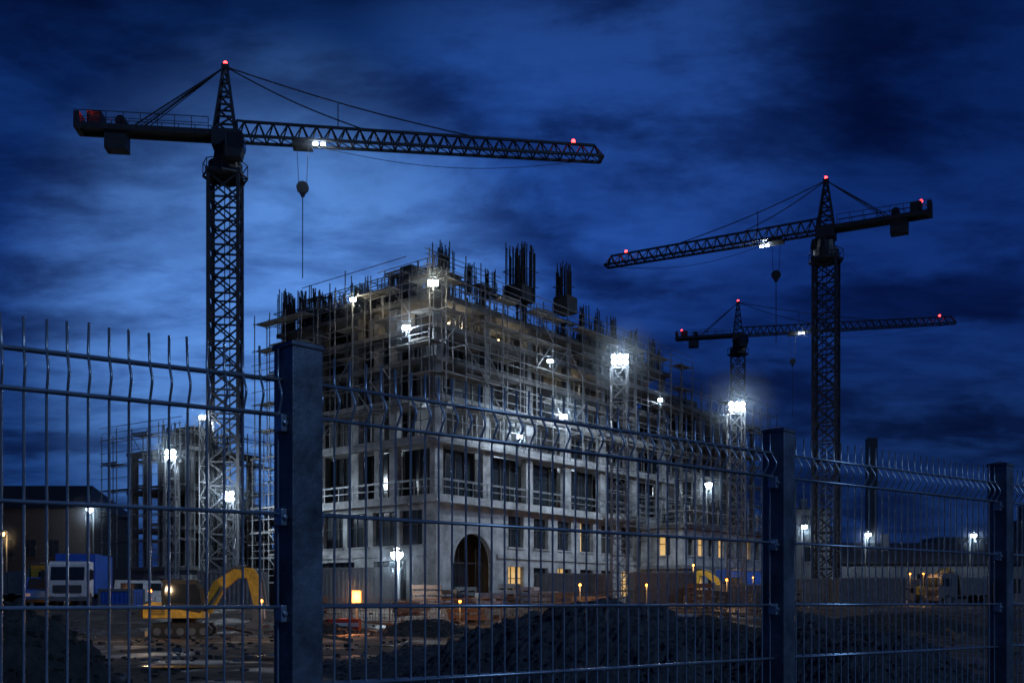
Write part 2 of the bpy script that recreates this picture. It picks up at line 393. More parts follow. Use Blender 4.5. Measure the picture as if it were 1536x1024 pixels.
for i in range(N):
    t0=math.pi-math.pi*i/N; t1=math.pi-math.pi*(i+1)/N
    xa,za=cx+r*math.cos(t0),zs+r*math.sin(t0); xb,zb=cx+r*math.cos(t1),zs+r*math.sin(t1)
    b.add([(xa,0,za),(xb,0,zb),(xb,0,7.4),(xa,0,7.4),(xa,.4,za),(xb,.4,zb),(xb,.4,7.4),(xa,.4,7.4)],[(0,1,2,3),(4,7,6,5),(0,4,5,1)],0)
    k=1.12
    b.add([(xa,-.08,za),(xb,-.08,zb),(cx+r*k*math.cos(t1),-.08,zs+r*k*math.sin(t1)),(cx+r*k*math.cos(t0),-.08,zs+r*k*math.sin(t0))],[(0,1,2,3)],0)
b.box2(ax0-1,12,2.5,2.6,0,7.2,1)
for k in range(5): b.box2(ax0+.3+k*.95,ax0+.36+k*.95,.6,.66,0,4.3,5)
b.box2(ax0,ax1,.6,.66,3.2,3.3,5)
fbox(b,'R',6.6,W,.003,.12,3.7,4.0,0); fbox(b,'L',.4,D,.003,.12,3.7,4.0,0)
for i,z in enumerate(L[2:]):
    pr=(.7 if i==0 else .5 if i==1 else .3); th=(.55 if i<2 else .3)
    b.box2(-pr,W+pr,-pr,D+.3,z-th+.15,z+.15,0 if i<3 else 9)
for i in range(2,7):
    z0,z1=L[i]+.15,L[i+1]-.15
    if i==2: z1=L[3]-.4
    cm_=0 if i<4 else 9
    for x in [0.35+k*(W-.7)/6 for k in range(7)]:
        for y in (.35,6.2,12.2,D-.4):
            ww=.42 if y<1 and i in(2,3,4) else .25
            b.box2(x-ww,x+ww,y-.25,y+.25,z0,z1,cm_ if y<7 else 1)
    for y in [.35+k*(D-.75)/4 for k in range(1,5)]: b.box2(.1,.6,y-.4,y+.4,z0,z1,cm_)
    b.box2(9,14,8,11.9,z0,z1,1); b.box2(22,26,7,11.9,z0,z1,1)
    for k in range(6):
        if i<6 or random.random()<.5: xx=1.5+k*5.1; b.box2(xx,xx+(5.08 if i<5 else 4),3.4,3.6,z0,z1,1)  # dark infill panels added to stand for the unlit interior
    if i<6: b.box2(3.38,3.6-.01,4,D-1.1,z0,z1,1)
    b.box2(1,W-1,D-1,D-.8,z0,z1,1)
for k in range(6):
    xx=.8+k*5.22
    fbox(b,'R',xx,xx+4.4,-1.2,-1.1,8,11.5,2)
    for q in range(5): fbox(b,'R',xx+q*1.08,xx+q*1.08+.08,-1.05,-.95,8,11.5,1)
    for zz in (8.6,9.1): b.beam((xx-.2,.1,zz),(xx+4.7,.1,zz),.06,6)
for k in range(4):
    yy=.9+k*4.1
    fbox(b,'L',yy,yy+3.4,-1.2,-1.1,8,11.5,2)
    for q in range(5): fbox(b,'L',yy+q*.84,yy+q*.84+.07,-1.05,-.95,8,11.5,1)
    for zz in (8.6,9.1): b.beam((.1,yy-.3,zz),(.1,yy+4.0,zz),.06,6)
for f,n_ in (('R',W),('L',D)):
    for z in (8.5,9.05): b.beam(Pt(f,-.6,.6,z),Pt(f,n_,.6,z),.055,6)
    s=0
    while s<n_: b.beam(Pt(f,s,.6,7.95),Pt(f,s,.6,9.1),.055,6); s+=1.6
zt=24.1
b.box2(2.5,21,4.5,15,zt-.28,zt,9)
for x in (3,7,11.5,16,20.5):
    for y in (4.9,10,14.5): b.box2(x-.25,x+.25,y-.25,y+.25,22.05,zt-.28,9)
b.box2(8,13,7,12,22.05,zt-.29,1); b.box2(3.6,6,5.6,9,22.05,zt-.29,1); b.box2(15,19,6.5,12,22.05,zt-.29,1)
def site_box(px,Z,w,d,z0,z1,m):
    lx,ly=loc2(px,Z); b.box2(lx-w/2,lx+w/2,ly-d/2,ly+d/2,z0,z1,m)
site_box(617,80,1.3,1.3,zt,27.2,1); site_box(779,79,1.7,1.7,zt,25.3,1); site_box(848,82,1.4,1.4,zt,25.4,1)
for i in (3,4,5,6):
    for k in range(60):
        x=random.uniform(.3,W-.5); y=random.uniform(.2,3.2)
        b.beam((x,y,L[i]+.15),(x,y,L[i+1]-.16),.07,6)
    for k in range(36):
        y=random.uniform(.3,D-.5); x=random.uniform(.2,3); b.beam((x,y,L[i]+.15),(x,y,L[i+1]-.16),.07,6)
for k in range(90):
    x=random.uniform(.5,W-1); y=random.uniform(.3,3) if random.random()<.6 else random.uniform(.3,D-2); s=random.uniform(.3,1.3)
    lv=random.choice(L[2:]); 
    if lv==L[7] and x<21 and y>4: continue
    b.box2(x,x+s,y,y+random.uniform(.3,1),lv+.16,lv+.16+random.uniform(.3,1.1),random.choice([4,1,8,4,9]))
for x in [0.35+k*(W-.7)/6 for k in range(7)]: rebar(b,x,.8,L[7]+.15,random.uniform(1.8,2.6),9,.4)
for y in (4.8,9,13.5,16.8): rebar(b,.7,y,L[7]+.15,2.6,9,.4)
for k in range(34): rebar(b,random.uniform(.5,5),random.uniform(12.5,17.0),L[7]+.15,random.uniform(1.8,4.2),3,.35)
for k in range(60): rebar(b,random.uniform(21.5,W-.5),random.uniform(.5,6),L[7]+.15,random.uniform(1.4,3.8),3,.4)
for k in range(54): rebar(b,random.uniform(3,20),random.uniform(5,12),zt,random.uniform(.8,2.6),2,.4)
def bat(px,h,n,Zs,z0,sp=.75):
    lx,ly=loc2(px,Zs); rebar(b,lx,ly,z0,h,n,sp)
bat(664,4.1,26,77,zt,.7); bat(781,4.8,38,79,zt,1.0); bat(846,4.3,20,82,zt,.65); bat(541,3.8,12,80,zt-2,.6)
bat(434,4.0,22,82,22,.9); bat(486,3.8,14,81,22,.7); bat(515,3.6,10,81,22,.4); bat(918,3.6,12,88,22,.35); bat(948,3.6,12,91,22,.4); bat(706,2.6,8,77,zt,.4); bat(875,3.4,10,84,22,.4); bat(980,3,10,93,22,.3); bat(735,2.4,8,78,zt,.4); bat(590,2.4,8,79,zt,.4); bat(460,3.2,9,81,22,.4); bat(895,3.6,8,86,22,.3)
scaffold(b,'R',-1.4,W+1,1.0,1.2,11.8,22.5,6,7,seed=1)
scaffold(b,'L',-1.4,D+.6,1.0,1.2,11.8,22.5,6,7,seed=2)
scaffold(b,'R',-1.2,6,-.6,1.1,22.1,23.7,6,7,seed=3,lift=1.2,top=.6)
scaffold(b,'L',-.5,5,-.6,1.1,22.1,23.5,6,7,seed=4,lift=1.2,top=.6)
scaffold(b,'R',2,21.5,-3.8,1.0,22.1,25.0,6,7,seed=5,lift=1.5,bay=1.7)
scaffold(b,'L',4,15,-1.6,1.0,22.1,24.6,6,7,seed=6,lift=1.5,bay=1.7)
scaffold(b,'R',W+1,W+4,-9,1.1,12,21,6,7,seed=9)
scaffold(b,'L',12,D+1,1.0,1.1,0,11.8,6,7,seed=10,top=.1,bay=2.4)
scaffold(b,'R',20,W+1,1.0,1.1,0,11.8,6,7,seed=8,top=.1,bay=3,pk=.3)
BLD=b.build('building_under_construction',BM,C,TH)

def frame_building(name,loc,rot,W,D,H,nst,seed,warm=.0,base=1):
    random.seed(seed); b=MB(); hs=H/nst
    for i in range(nst+1):
        if i>0: b.box2(-.3,W+.3,-.3,D,i*hs-.3,i*hs,9)
        if i<nst:
            z0=i*hs; z1=z0+hs-.3
            if i<base:
                ops=[]; s=1.0
                while s<W-2.4: ops.append((s,s+1.2,z0+.9,z0+hs-1.0)); s+=1.9
                wall(b,'R',0,W,z0,z1,ops,0,warm=warm)
                ops=[]; s=1.2
                while s<D-2.4: ops.append((s,s+1.2,z0+.9,z0+hs-1.0)); s+=1.9
                wall(b,'L',.4,D,z0,z1,ops,0,warm=warm)
            else:
                nx_=max(2,int(W/4)); 
                for k in range(nx_+1):
                    x=.3+k*(W-.6)/nx_
                    for y in (.3,D/2,D-.3): b.box2(x-.25,x+.25,y-.22,y+.22,z0,z1,9)
                for k in range(1,4): y=.3+k*(D-.6)/4; b.box2(.05,.5,y-.25,y+.25,z0,z1,9)
                b.box2(1.5,W-1,2.6,2.75,z0,z1,1); b.box2(2.5,2.65,3,D-1,z0,z1,1)
    for k in range(30): rebar(b,random.uniform(.5,W-.5),random.uniform(.5,D-.5),H,random.uniform(1,2.8),3,.3)
    b.box2(W*.3,W*.6,D*.3,D*.6,H,H+2.2,1)
    scaffold(b,'R',-1.2,W+1,.9,1.1,hs*base,H+1,6,7,seed=seed+1); scaffold(b,'L',-1.2,D+1,.9,1.1,hs*base,H+1,6,7,seed=seed+2)
    return b.build(name,BM,loc,rot)
c,s_=math.cos(TH),math.sin(TH)
frame_building('building_wing_under_construction',(C[0]+34.5*c,C[1]+34.5*s_,1.2),TH,17,12,19.6,6,40,.45,2)
frame_building('building_wing_under_construction',(C[0]+26*c+5*s_,C[1]+26*s_-5*c,1.2),TH,20,4.2,7.2,2,43,.5,2)
frame_building('scaffolded_building',(-26.5,82,1.2),TH+.1,7,8,13.2,4,60,.0,1)
frame_building('scaffolded_building',(-29,100,1.2),TH+.1,10,8,9,3,66,.2,1)
random.seed(11)
def lattice_mast(name,x,y,z1,tgt,w=.55,power=6000,glowp=500,cols=3,rows=2,R=4.5,dens=.022):
    z0=gh(x,y); b=MB(); H=z1-z0; n=int(H/1.2)
    c4=[(-w,-w),(w,-w),(w,w),(-w,w)]
    for i in range(n):
        a=H*i/n; e=H*(i+1)/n
        for k in range(4):
            k2=(k+1)%4; b.beam((*c4[k],a),(*c4[k],e),.09,0); b.beam((*c4[k],e),(*c4[k2],e),.06,0); b.beam((*c4[k if i%2 else k2],a),(*c4[k2 if i%2 else k],e),.055,0)
    b.box2(-.9,.9,-.9,.9,-.3,.25,2)
    for i in range(cols):
        for j in range(rows):
            cx=(i-(cols-1)/2)*.42; cz=H+.15+j*.4
            for sgn in (-1,1):
                b.cyl((cx,sgn*.12,cz),(cx,sgn*.34,cz),.12,10,0,.19)
                b.cyl((cx,sgn*.341,cz),(cx,sgn*.37,cz),.165,10,1)
    b.box2(-.7,.7,-.07,.07,H-.1,H-.03,0); b.box2(-.04,.04,-.05,.05,H,H+rows*.4,0)
    o=b.build(name,[M_scaf,M_lamp,M_conc_d],(x,y,z0),0)
    light('lamp_glow',(0,-.9,H+.35),glowp,parent=o,r=.15)
    spot('lamp',(0,1.2,H+.3),tgt,power,o)
    halo((0,-.9,H+.35),R,dens,o)
    return o
lattice_mast('floodlight_tower',WX(929,70),70,WZ(548,70),(1,80,6),power=4600,glowp=520,R=3.8)
lattice_mast('floodlight_tower',WX(1104,75),75,WZ(618,75),(9,88,5),power=4600,glowp=560,R=4)
lattice_mast('floodlight_tower',WX(258,72),72,WZ(690,72),(-14,84,3),w=.35,power=2800,glowp=400,cols=2,R=3.4)
lattice_mast('floodlight_tower',WX(345,74),74,WZ(752,74),(-12,82,2),w=.35,power=2000,glowp=260,cols=2,R=3)
lattice_mast('floodlight_tower',WX(308,79),79,WZ(630,79),(-20,90,2),w=.35,power=900,glowp=180,cols=2,rows=1,R=2.8)
def pole_lamp(name,px,py,Z,power,m=M_lampf,col=COOL,sz=.3,R=2.2,dens=.035):
    x=WX(px,Z); z=WZ(py,Z); z0=gh(x,Z); b=MB()
    b.cyl((0,0,0),(0,0,z-z0+.3),.09,8,0,.06); b.beam((0,0,z-z0+.3),(0,-.9,z-z0+.35),.08,0)
    b.prism([(-sz,z-z0+.1),(sz,z-z0+.1),(sz*.7,z-z0+.32),(-sz*.7,z-z0+.32)],-1.3,-.7,0)
    b.ball((0,-1.0,z-z0+.02),sz,1); b.box2(-.25,.25,-.25,.25,-.1,.15,0)
    o=b.build(name,[M_grey,m],(x,Z,z0),0)
    light('lamp',(0,-1.0,z-z0-.45),power,col,.2,o)
    if R: halo((0,-1.0,z-z0-.3),R,dens,o)
    return o
pole_lamp('street_lamp',598,832,62,800,M_lamp,sz=.36,dens=.02,R=2.6)
for a in ((1060,728,98,300),(1203,790,120,400),(1298,802,125,450),(1455,803,125,400),(140,765,110,400)): pole_lamp('street_lamp',*a,sz=.34,R=2.8)
pole_lamp('street_lamp',10,801,100,350,M_lampw,(1,.6,.25))
def worklight(f,px,py,power,sz=.28,n=2.35,col=COOL,R=2.2,dens=.03):
    k=(px-768)/F
    ux,uy,vx,vy=.627,.779,-.779,.627
    if f=='R': ly=-n; lx=(k*(C[1]+ly*vy)-C[0]-ly*vx)/(ux-k*uy)
    else: lx=-n; ly=(k*(C[1]+lx*uy)-C[0]-lx*ux)/(vx-k*vy)
    X=C[0]+lx*ux+ly*vx; Y=C[1]+lx*uy+ly*vy
    b=MB(); b.box2(-sz,sz,-.12,.05,-sz*.6,sz*.6,0); b.box2(-sz*.85,sz*.85,-.14,-.122,-sz*.5,sz*.5,1)
    b.beam((0,.05,0),(0,.9,-.1),.06,0); b.beam((0,0,-sz*.6),(0,0,-.5),.06,0)
    o=b.build('work_light',[M_grey,M_lamp],(X,Y,WZ(py,Y)),0)
    light('lamp',(0,-.45,-.1),power,col,.15,o)
    if R: halo((0,-.45,0),R,dens,o)
WARMW=(1,.88,.66)
for a in (('L',650,425,330,.36,2.35,WARMW),('L',610,492,300,.3),('L',530,450,150,.22,2.35,WARMW),('R',825,542,90,.22,2.35,COOL,1.6),('R',845,625,480,.3,2.35,COOL,3.0),('R',780,655,260,.2,2.35,COOL,2.4),('R',990,600,90,.2,2.35,COOL,1.6)):
    worklight(*a)
for (lx,ly,lz,pw,cc) in ((3,1.6,20.9,110,(1,.82,.55)),(9,1.8,20.9,80,(1,.78,.48)),(1.8,5,20.9,90,(1,.76,.45)),(8,1.5,11,150,COOL),(18,1.5,11,130,COOL),(1.5,6,11,110,COOL),(12,1.8,14.2,140,COOL),(2,2,14.2,90,COOL),(18,1.8,18.9,70,(1,.75,.42))):
    b=MB(); b.ball((0,0,0),.06,1,8,5); b.cyl((0,0,.05),(0,0,.5),.03,6,0); b.cyl((0,0,.04),(0,0,.14),.12,8,0,.05)
    o=b.build('festoon_lamp',[M_grey,M_lampw],(C[0]+lx*c-ly*s_,C[1]+lx*s_+ly*c,C[2]+lz),0); light('lamp',(0,0,-.25),pw,cc,.1,o)

# ------------------------------------------------------------------ vehicles / plant
def excavator(px,Z,rot,zoff=0,sc=1):
    b=MB()
    for y in (-1.0,.6):
        prof=[(-1.45,.18),(-1.2,.0),(1.2,0),(1.45,.18),(1.5,.42),(1.25,.68),(-1.25,.68),(-1.5,.42)]
        b.prism(prof,y,y+.42,1)
        for k in range(5): b.cyl((-1.1+k*.55,y-.03,.28),(-1.1+k*.55,y+.45,.28),.19,10,3)
        for k in range(14): b.box2(-1.35+k*.2,-1.27+k*.2,y-.02,y+.44,.67,.71,1)
    b.box2(-.8,.8,-.62,.62,.35,.75,1); b.cyl((0,0,.72),(0,0,.92),.6,16,1)
    b.prism([(-1.75,.95),(1.1,.95),(1.1,1.25),(.4,1.55),(-1.3,1.75),(-1.75,1.6)],-1.05,.95,0)
    b.prism([(-2.0,1.0),(-1.76,.96),(-1.76,1.6),(-1.95,1.5)],-.95,.85,1)
    b.prism([(-.85,1.5),(.95,1.2),(1.2,1.5),(1.05,2.3),(.8,2.75),(-.8,2.75),(-.9,2.2)],-1.07,-.15,1)
    b.prism([(-.73,1.75),(.9,1.6),(1.02,1.7),(.92,2.3),(.74,2.62),(-.7,2.62)],-1.09,-.13,2)
    b.box2(-.9,.85,-1.08,-.14,2.75,2.83,1)
    b.cyl((-1.1,.4,1.7),(-1.1,.4,2.15),.07,8,1)
    for k in range(5): b.box2(-1.5,-.7,-1.062,-1.05,1.1+k*.08,1.14+k*.08,1)
    boom=[(.8,1.25),(1.3,1.15),(1.9,2.3),(2.6,2.95),(3.2,2.95),(3.3,3.3),(2.45,3.42),(1.4,2.75)]
    b.prism(boom,.03,.53,0)
    b.prism([(2.85,3.5),(3.4,3.45),(3.75,2.9),(3.75,1.35),(3.45,1.35),(3.1,2.8)],.1,.46,0)
    b.prism([(3.35,1.4),(3.9,1.45),(3.95,.9),(3.6,.35),(3.0,.4),(2.9,.65),(3.35,.8)],-.1,.67,3)
    for k in range(4): b.prism([(2.9,.42),(2.92,.62),(2.75,.4)],-.05+k*.18,.02+k*.18,3)
    b.cyl((1.1,-.06,1.3),(1.9,-.06,2.5),.08,8,3); b.cyl((1.1,.62,1.3),(1.9,.62,2.5),.08,8,3)
    b.cyl((2.1,.285,3.4),(3.0,.285,3.62),.08,8,3); b.cyl((3.8,.285,2.9),(4.0,.285,1.5),.06,8,3)
    b.beam((-1.2,-.95,1.75),(-1.2,-.95,2.05),.04,3); b.beam((-.7,-.95,1.75),(-.7,-.95,2.05),.04,3); b.beam((-1.2,-.95,2.05),(-.7,-.95,2.05),.04,3)
    x=WX(px,Z); o=b.build('excavator',[M_yel,M_blk,M_glass,M_grey],(x,Z,gh(x,Z)+.03+zoff),rot,bevel=.02); o.scale=(sc,sc,sc); return o
excavator(276,46,math.radians(8),sc=.92)
excavator(1100,82,math.radians(160),sc=.85); excavator(1385,100,math.radians(20),sc=1.1)
def wheel(b,x,y,r,w,m=1,mh=3):
    b.cyl((x,y-w/2,r),(x,y+w/2,r),r,18,m); b.cyl((x,y-w/2-.02,r),(x,y+w/2+.02,r),r*.5,12,mh)
def truck(px,Z,rot,cabm,boxm,kind='box'):
    b=MB()
    for x in (2.6,-1.4,-2.5):
        for y in (-1.0,1.0): wheel(b,x,y,.5,.32)
    b.box2(-3.3,3.3,-.5,.5,.62,.88,1)
    b.prism([(1.7,.7),(3.45,.7),(3.5,1.7),(3.3,2.75),(3.0,2.95),(1.7,2.95)],-1.15,1.15,0)
    b.prism([(3.495,1.75),(3.52,1.75),(3.35,2.6),(3.32,2.6)],-1.0,1.0,2)
    b.box2(2.3,3.2,-1.165,-1.152,1.75,2.5,2); b.box2(2.3,3.2,1.152,1.165,1.75,2.5,2)
    b.box2(3.46,3.53,-.85,.85,.95,1.45,1)
    for k in range(4): b.box2(3.532,3.55,-.8,.8,1.0+k*.11,1.04+k*.11,3)
    b.box2(3.35,3.62,-1.17,1.17,.45,.72,3)
    for y in (-.95,.95): b.box2(3.5,3.56,y-.16,y+.16,.76,.92,5)
    b.beam((3.3,-1.15,2.3),(3.45,-1.45,2.3),.05,1); b.box2(3.4,3.5,-1.55,-1.35,1.8,2.4,1); b.beam((3.3,1.15,2.3),(3.45,1.45,2.3),.05,1); b.box2(3.4,3.5,1.35,1.55,1.8,2.4,1)
    if kind=='box':
        b.box2(-3.5,1.5,-1.22,1.22,.95,3.5,4)
        for k in range(6): b.box2(-3.3+k*.9,-3.25+k*.9,-1.24,-1.222,1.0,3.45,3)
    else:
        b.prism([(-3.5,1.0),(1.4,1.0),(1.55,2.6),(-3.8,2.4)],-1.2,1.2,4)
        for k in range(5): b.box2(-3.2+k*1.05,-3.1+k*1.05,-1.25,-1.203,1.0,2.4,3)
        b.prism([(1.5,2.65),(2.4,3.1),(2.4,3.16),(1.3,2.7)],-1.1,1.1,4)
    x=WX(px,Z); return b.build('truck',[cabm,M_blk,M_glass,M_grey,boxm,M_white],(x,Z,gh(x,Z)+.02),rot,bevel=.03)
truck(122,66,math.radians(-80),M_white,M_blue)
truck(30,72,math.radians(-10),M_yel,M_grey,'dump')
truck(1450,92,math.radians(-170),M_grey,M_grey,'dump')
def van(px,Z,rot,m):
    b=MB()
    for x in (1.5,-1.5):
        for y in (-.85,.85): wheel(b,x,y,.34,.24)
    b.prism([(-2.4,.4),(2.3,.4),(2.45,.7),(2.35,1.1),(1.75,1.25),(1.05,2.05),(-2.3,2.1),(-2.45,1.2)],-.95,.95,0)
    b.prism([(1.76,1.3),(1.82,1.28),(1.14,2.0),(1.1,2.0)],-.82,.82,2)
    for y in (-.965,.952): b.box2(.2,1.2,y,y+.013,1.25,1.85,2); b.box2(-1.9,-.2,y,y+.013,1.3,1.85,2)
    b.box2(2.36,2.47,-.8,-.5,.75,.95,3); b.box2(2.36,2.47,.5,.8,.75,.95,3); b.box2(2.3,2.5,-.9,.9,.35,.55,1)
    x=WX(px,Z); return b.build('van',[m,M_blk,M_glass,M_white],(x,Z,gh(x,Z)+.02),rot,bevel=.04)
van(68,69,math.radians(-75),M_blue); van(222,80,math.radians(10),M_white); van(1330,96,0,M_grey)
def container(px,Z,rot,m,L=6.0,H=2.5,name='shipping_container',z=None):
    b=MB(); b.box2(-L/2,L/2,-1.2,1.2,.12,H,0)
    n=int(L/.3)
    for k in range(n): 
        x=-L/2+.15+k*(L-.3)/n; b.box2(x,x+.12,-1.24,-1.202,.3,H-.2,0)
    for x in (-L/2,L/2):
        for y in (-1.2,1.2): b.box2(x-.07,x+.07,y-.07,y+.07,0,H+.06,1)
    for z_ in (.18,H-.05):
        for y in (-1.22,1.22): b.box2(-L/2+.08,L/2-.08,y-.05,y+.05,z_-.09,z_+.09,1)
    for y in (-.9,-.3,.3,.9): b.cyl((L/2+.04,y,.2),(L/2+.04,y,H-.1),.03,6,1)
    x=WX(px,Z); return b.build(name,[m,M_grey],(x,Z,gh(x,Z) if z is None else z),rot,bevel=.01)
container(183,64,.05,M_blue,2.0,1.2,'portable_toilet_unit')
container(992,66,.04,M_grey,4,2.3); container(1108,84,.3,M_blue,3.0,3.1); container(1108,72,.1,M_grey,3,1.6)
container(540,69,-.2,M_grey,5,2.7); container(1300,90,.05,M_grey); container(1240,98,.0,M_grey,6,2.6); container(1420,100,0,M_grey,8,2.6)
container(60,84,.1,M_grey,5,2.6); container(350,66,.1,M_grey,4,2.4,'site_cabin'); container(860,72,.3,M_grey,5,2.4)
def pallet_stack(px,Z,w,h,m):
    b=MB(); n=max(2,int(h/.35))
    for i in range(n):
        z=i*h/n; o=random.uniform(-.06,.06)
        b.box2(-w/2+o,w/2+o,-.5,.5,z+.1,z+h/n-.01,0)
        for k in (-.9,0,.9): b.box2(k*w/2*.95-.05+o,k*w/2*.95+.05+o,-.48,.48,z,z+.1,1)
    x=WX(px,Z); b.build('material_stack',[m,M_wood],(x,Z,gh(x,Z)),random.uniform(-.4,.4),bevel=.01)
for px,Z,w,h,m in ((640,64,1.9,1.5,M_rust),(668,65,1.4,1.2,M_wood),(700,66,1.3,1.4,M_grey),(735,64,1.6,1.0,M_conc),(765,65,1.2,1.6,M_grey),(790,66,1.5,1.4,M_white),(815,64,1.8,1.1,M_conc),(845,63,1.2,1.0,M_wood),(610,60,1.4,.8,M_wood),(1050,64,1.6,1.6,M_rust),(1075,66,1.6,1.1,M_wood),(470,60,1.6,1,M_rust),(700,57,2,.7,M_wood),(885,60,2,.8,M_wood),(1150,62,2,1.1,M_grey),(1180,70,2,1.3,M_wood)):
    pallet_stack(px,Z,w,h,m)
b=MB()
x=-11.0
while x<17:
    y=56+.06*x; z=gh(x,y)
    b.beam((x,y,z),(x,y,z+1.5),.07,0); b.beam((x,y,z+1.45),(x+2,y,z+1.45),.05,0); b.beam((x,y,z+.25),(x+2,y,z+.25),.05,0)
    for k in range(12): b.beam((x+k*.166,y,z+.25),(x+k*.166,y,z+1.45),.022,0)
    for k in range(5): b.beam((x,y,z+.45+k*.2),(x+2,y,z+.45+k*.2),.02,0)
    b.box2(x-.15,x+.15,y-.3,y+.3,z-.02,z+.12,1); x+=2.08
b.build('temporary_site_fence',[M_rust,M_conc])
for px,Z,m in ((505,50,M_red),(526,50.5,M_red),(1000,52,M_red),(1030,52,M_white),(960,51,M_red),(860,52,M_white)):
    b=MB(); b.prism([(-.55,0),(.55,0),(.5,.2),(.5,.75),(-.5,.75),(-.5,.2)],-.2,.2,0); b.box2(-.52,.52,-.21,-.202,.35,.55,1); b.box2(-.45,-.25,-.28,.28,0,.1,0); b.box2(.25,.45,-.28,.28,0,.1,0)
    x=WX(px,Z); b.build('road_barrier',[m,M_white],(x,Z,gh(x,Z)+.03),random.uniform(-.3,.3),bevel=.02)
b=MB(); b.beam((0,0,0),(0,0,1.6),.07,0); b.beam((-.35,0,.05),(.35,0,.05),.07,0); b.beam((0,-.35,.05),(0,.35,.05),.07,0); b.box2(-.2,.2,-.16,.16,1.62,2.15,1); b.box2(-.24,.24,-.2,.2,2.151,2.22,0); b.box2(-.24,.24,-.2,.2,1.56,1.619,0)
x=WX(535,52); o=b.build('warning_lantern',[M_grey,M_orange],(x,52,gh(x,52)),0); light('lamp',(0,-.5,1.9),240,(1,.35,.08),.2,o); halo((0,-.4,1.9),1.8,.03,o)
for px,py,Z,pw,cc in ((1130,868,80,140,0),(1365,862,90,100,0),(1385,862,92,80,0),(78,884,66,60,0),(870,880,58,150,0),(690,905,54,110,0),(1090,872,66,100,0),(1040,850,70,200,0),(970,880,60,100,0),(225,890,43,130,1),(392,905,44,50,1)):  # includes lamps added to brighten the excavator and warm the ground
    b=MB(); h=WZ(py,Z)-gh(WX(px,Z),Z); b.beam((0,0,0),(0,0,h),.06,0); b.ball((0,0,h+.12),.08,1); b.box2(-.2,.2,-.2,.2,-.05,.06,0)
    o=b.build('warning_or_fill_lamp',[M_grey,M_orange],(WX(px,Z),Z,gh(WX(px,Z),Z)),0); light('lamp',(0,-.4,h+.2),pw,(1,.72,.42) if cc else (1,.5,.18),.15,o)
b=MB()
for k in range(1300):
    y=random.uniform(20,66); x=random.uniform(-.5,.52)*y; s=random.uniform(.02,.10)*(1.8 if random.random()<.06 else 1); z=gh(x,y)
    vs=[]
    for dx in(-1,1):
        for dy in (-1,1):
            for dz in(-.4,1): vs.append((x+s*dx*random.uniform(.5,1.2),y+s*dy*random.uniform(.5,1.2),z+s*dz*random.uniform(.5,1)))
    b.add(vs,[(0,1,3,2),(4,6,7,5),(0,4,5,1),(2,3,7,6),(0,2,6,4),(1,5,7,3)],0 if random.random()<.3 else 1)
for k in range(40):
    y=random.uniform(38,62); x=random.uniform(-.4,.45)*y; a=random.uniform(0,3.14); l=random.uniform(.8,2); z=gh(x,y)+.12
    b.beam((x,y,z),(x+l*math.cos(a),y+l*math.sin(a)*.5,z+random.uniform(0,.3)),.12,2)
b.build('rubble',[M_concu,M_soil,M_wood])

# ------------------------------------------------------------------ background buildings
def gabled(name,x,y,w,d,h,rh,m=M_brick,rot=0,win=0,warm=.3,seed=1):
    random.seed(seed); b=MB(); b.box2(0,w,0,d,-.5,h,0)
    b.add([(-.4,-.4,h),(w+.4,-.4,h),(w+.4,d+.4,h),(-.4,d+.4,h),(w*.12,d/2,h+rh),(w*.88,d/2,h+rh)],[(0,1,5,4),(2,3,4,5),(1,2,5),(3,0,4),(3,2,1,0)],1)
    if win:
        nr=max(1,int(h/4))
        for j in range(nr):
            for i in range(int(w/2.6)):
                q=i*2.6+.7; z=1.4+j*4; lit=random.random()<warm
                b.box2(q,q+.62,-.03,-.005,z,z+1.9,3 if lit else 2); b.box2(q+.66,q+1.3,-.03,-.005,z,z+1.9,3 if lit and random.random()<.8 else 2)
                b.box2(q+.62,q+.66,-.07,-.005,z,z+1.9,1); b.box2(q,q+1.3,-.07,-.035,z+1.1,z+1.16,1); b.box2(q-.1,q+1.4,-.16,-.004,z-.18,z-.01,0)
    b.box2(w*.3,w*.3+.8,d*.3,d*.3+.8,h,h+rh+1,0)
    return b.build(name,[m,M_roof,M_glass,M_warm],(x,y,1.2),rot)
gabled('brick_warehouse',-66,112,18,14,10.8,3.4,win=1,warm=.45,seed=4)
gabled('brick_warehouse',-90,140,30,16,13,3,win=1,warm=.1,seed=5)
gabled('industrial_shed',40,128,32,18,5.2,3.2,M_grey,0,1,.12,8); gabled('industrial_shed',75,150,40,20,8,3.5,M_grey,.1,1,.1,9)
gabled('office_block',36,126,4.2,8,12,.6,M_grey,0,1,.0,12); gabled('industrial_shed',18,135,24,12,8,1.5,M_conc,0,1,.5,14)
b=MB(); N=14; R_=3.6
for j in range(N):
    t0=math.pi*j/N; t1=math.pi*(j+1)/N
    b.add([(R_*math.cos(t0),0,R_*.75*math.sin(t0)),(R_*math.cos(t1),0,R_*.75*math.sin(t1)),(R_*math.cos(t1),10,R_*.75*math.sin(t1)),(R_*math.cos(t0),10,R_*.75*math.sin(t0))],[(0,1,2,3)],0)
    b.add([(0,0.02,0),(R_*math.cos(t0),0.02,R_*.75*math.sin(t0)),(R_*math.cos(t1),0.02,R_*.75*math.sin(t1))],[(0,1,2)],0)
b.box2(-1.2,1.2,-.04,0.0,0,2,1)
for k in range(5): 
    pts=[(1.01*R_*math.cos(math.pi*j/N),k*2.4+.1,1.01*R_*.75*math.sin(math.pi*j/N)) for j in range(N+1)]; b.tube(pts,.05,5,1)
b.build('storage_tent',[M_white,M_grey],(WX(105,92),92,1.2),.5)
b=MB(); random.seed(21)
x=-330
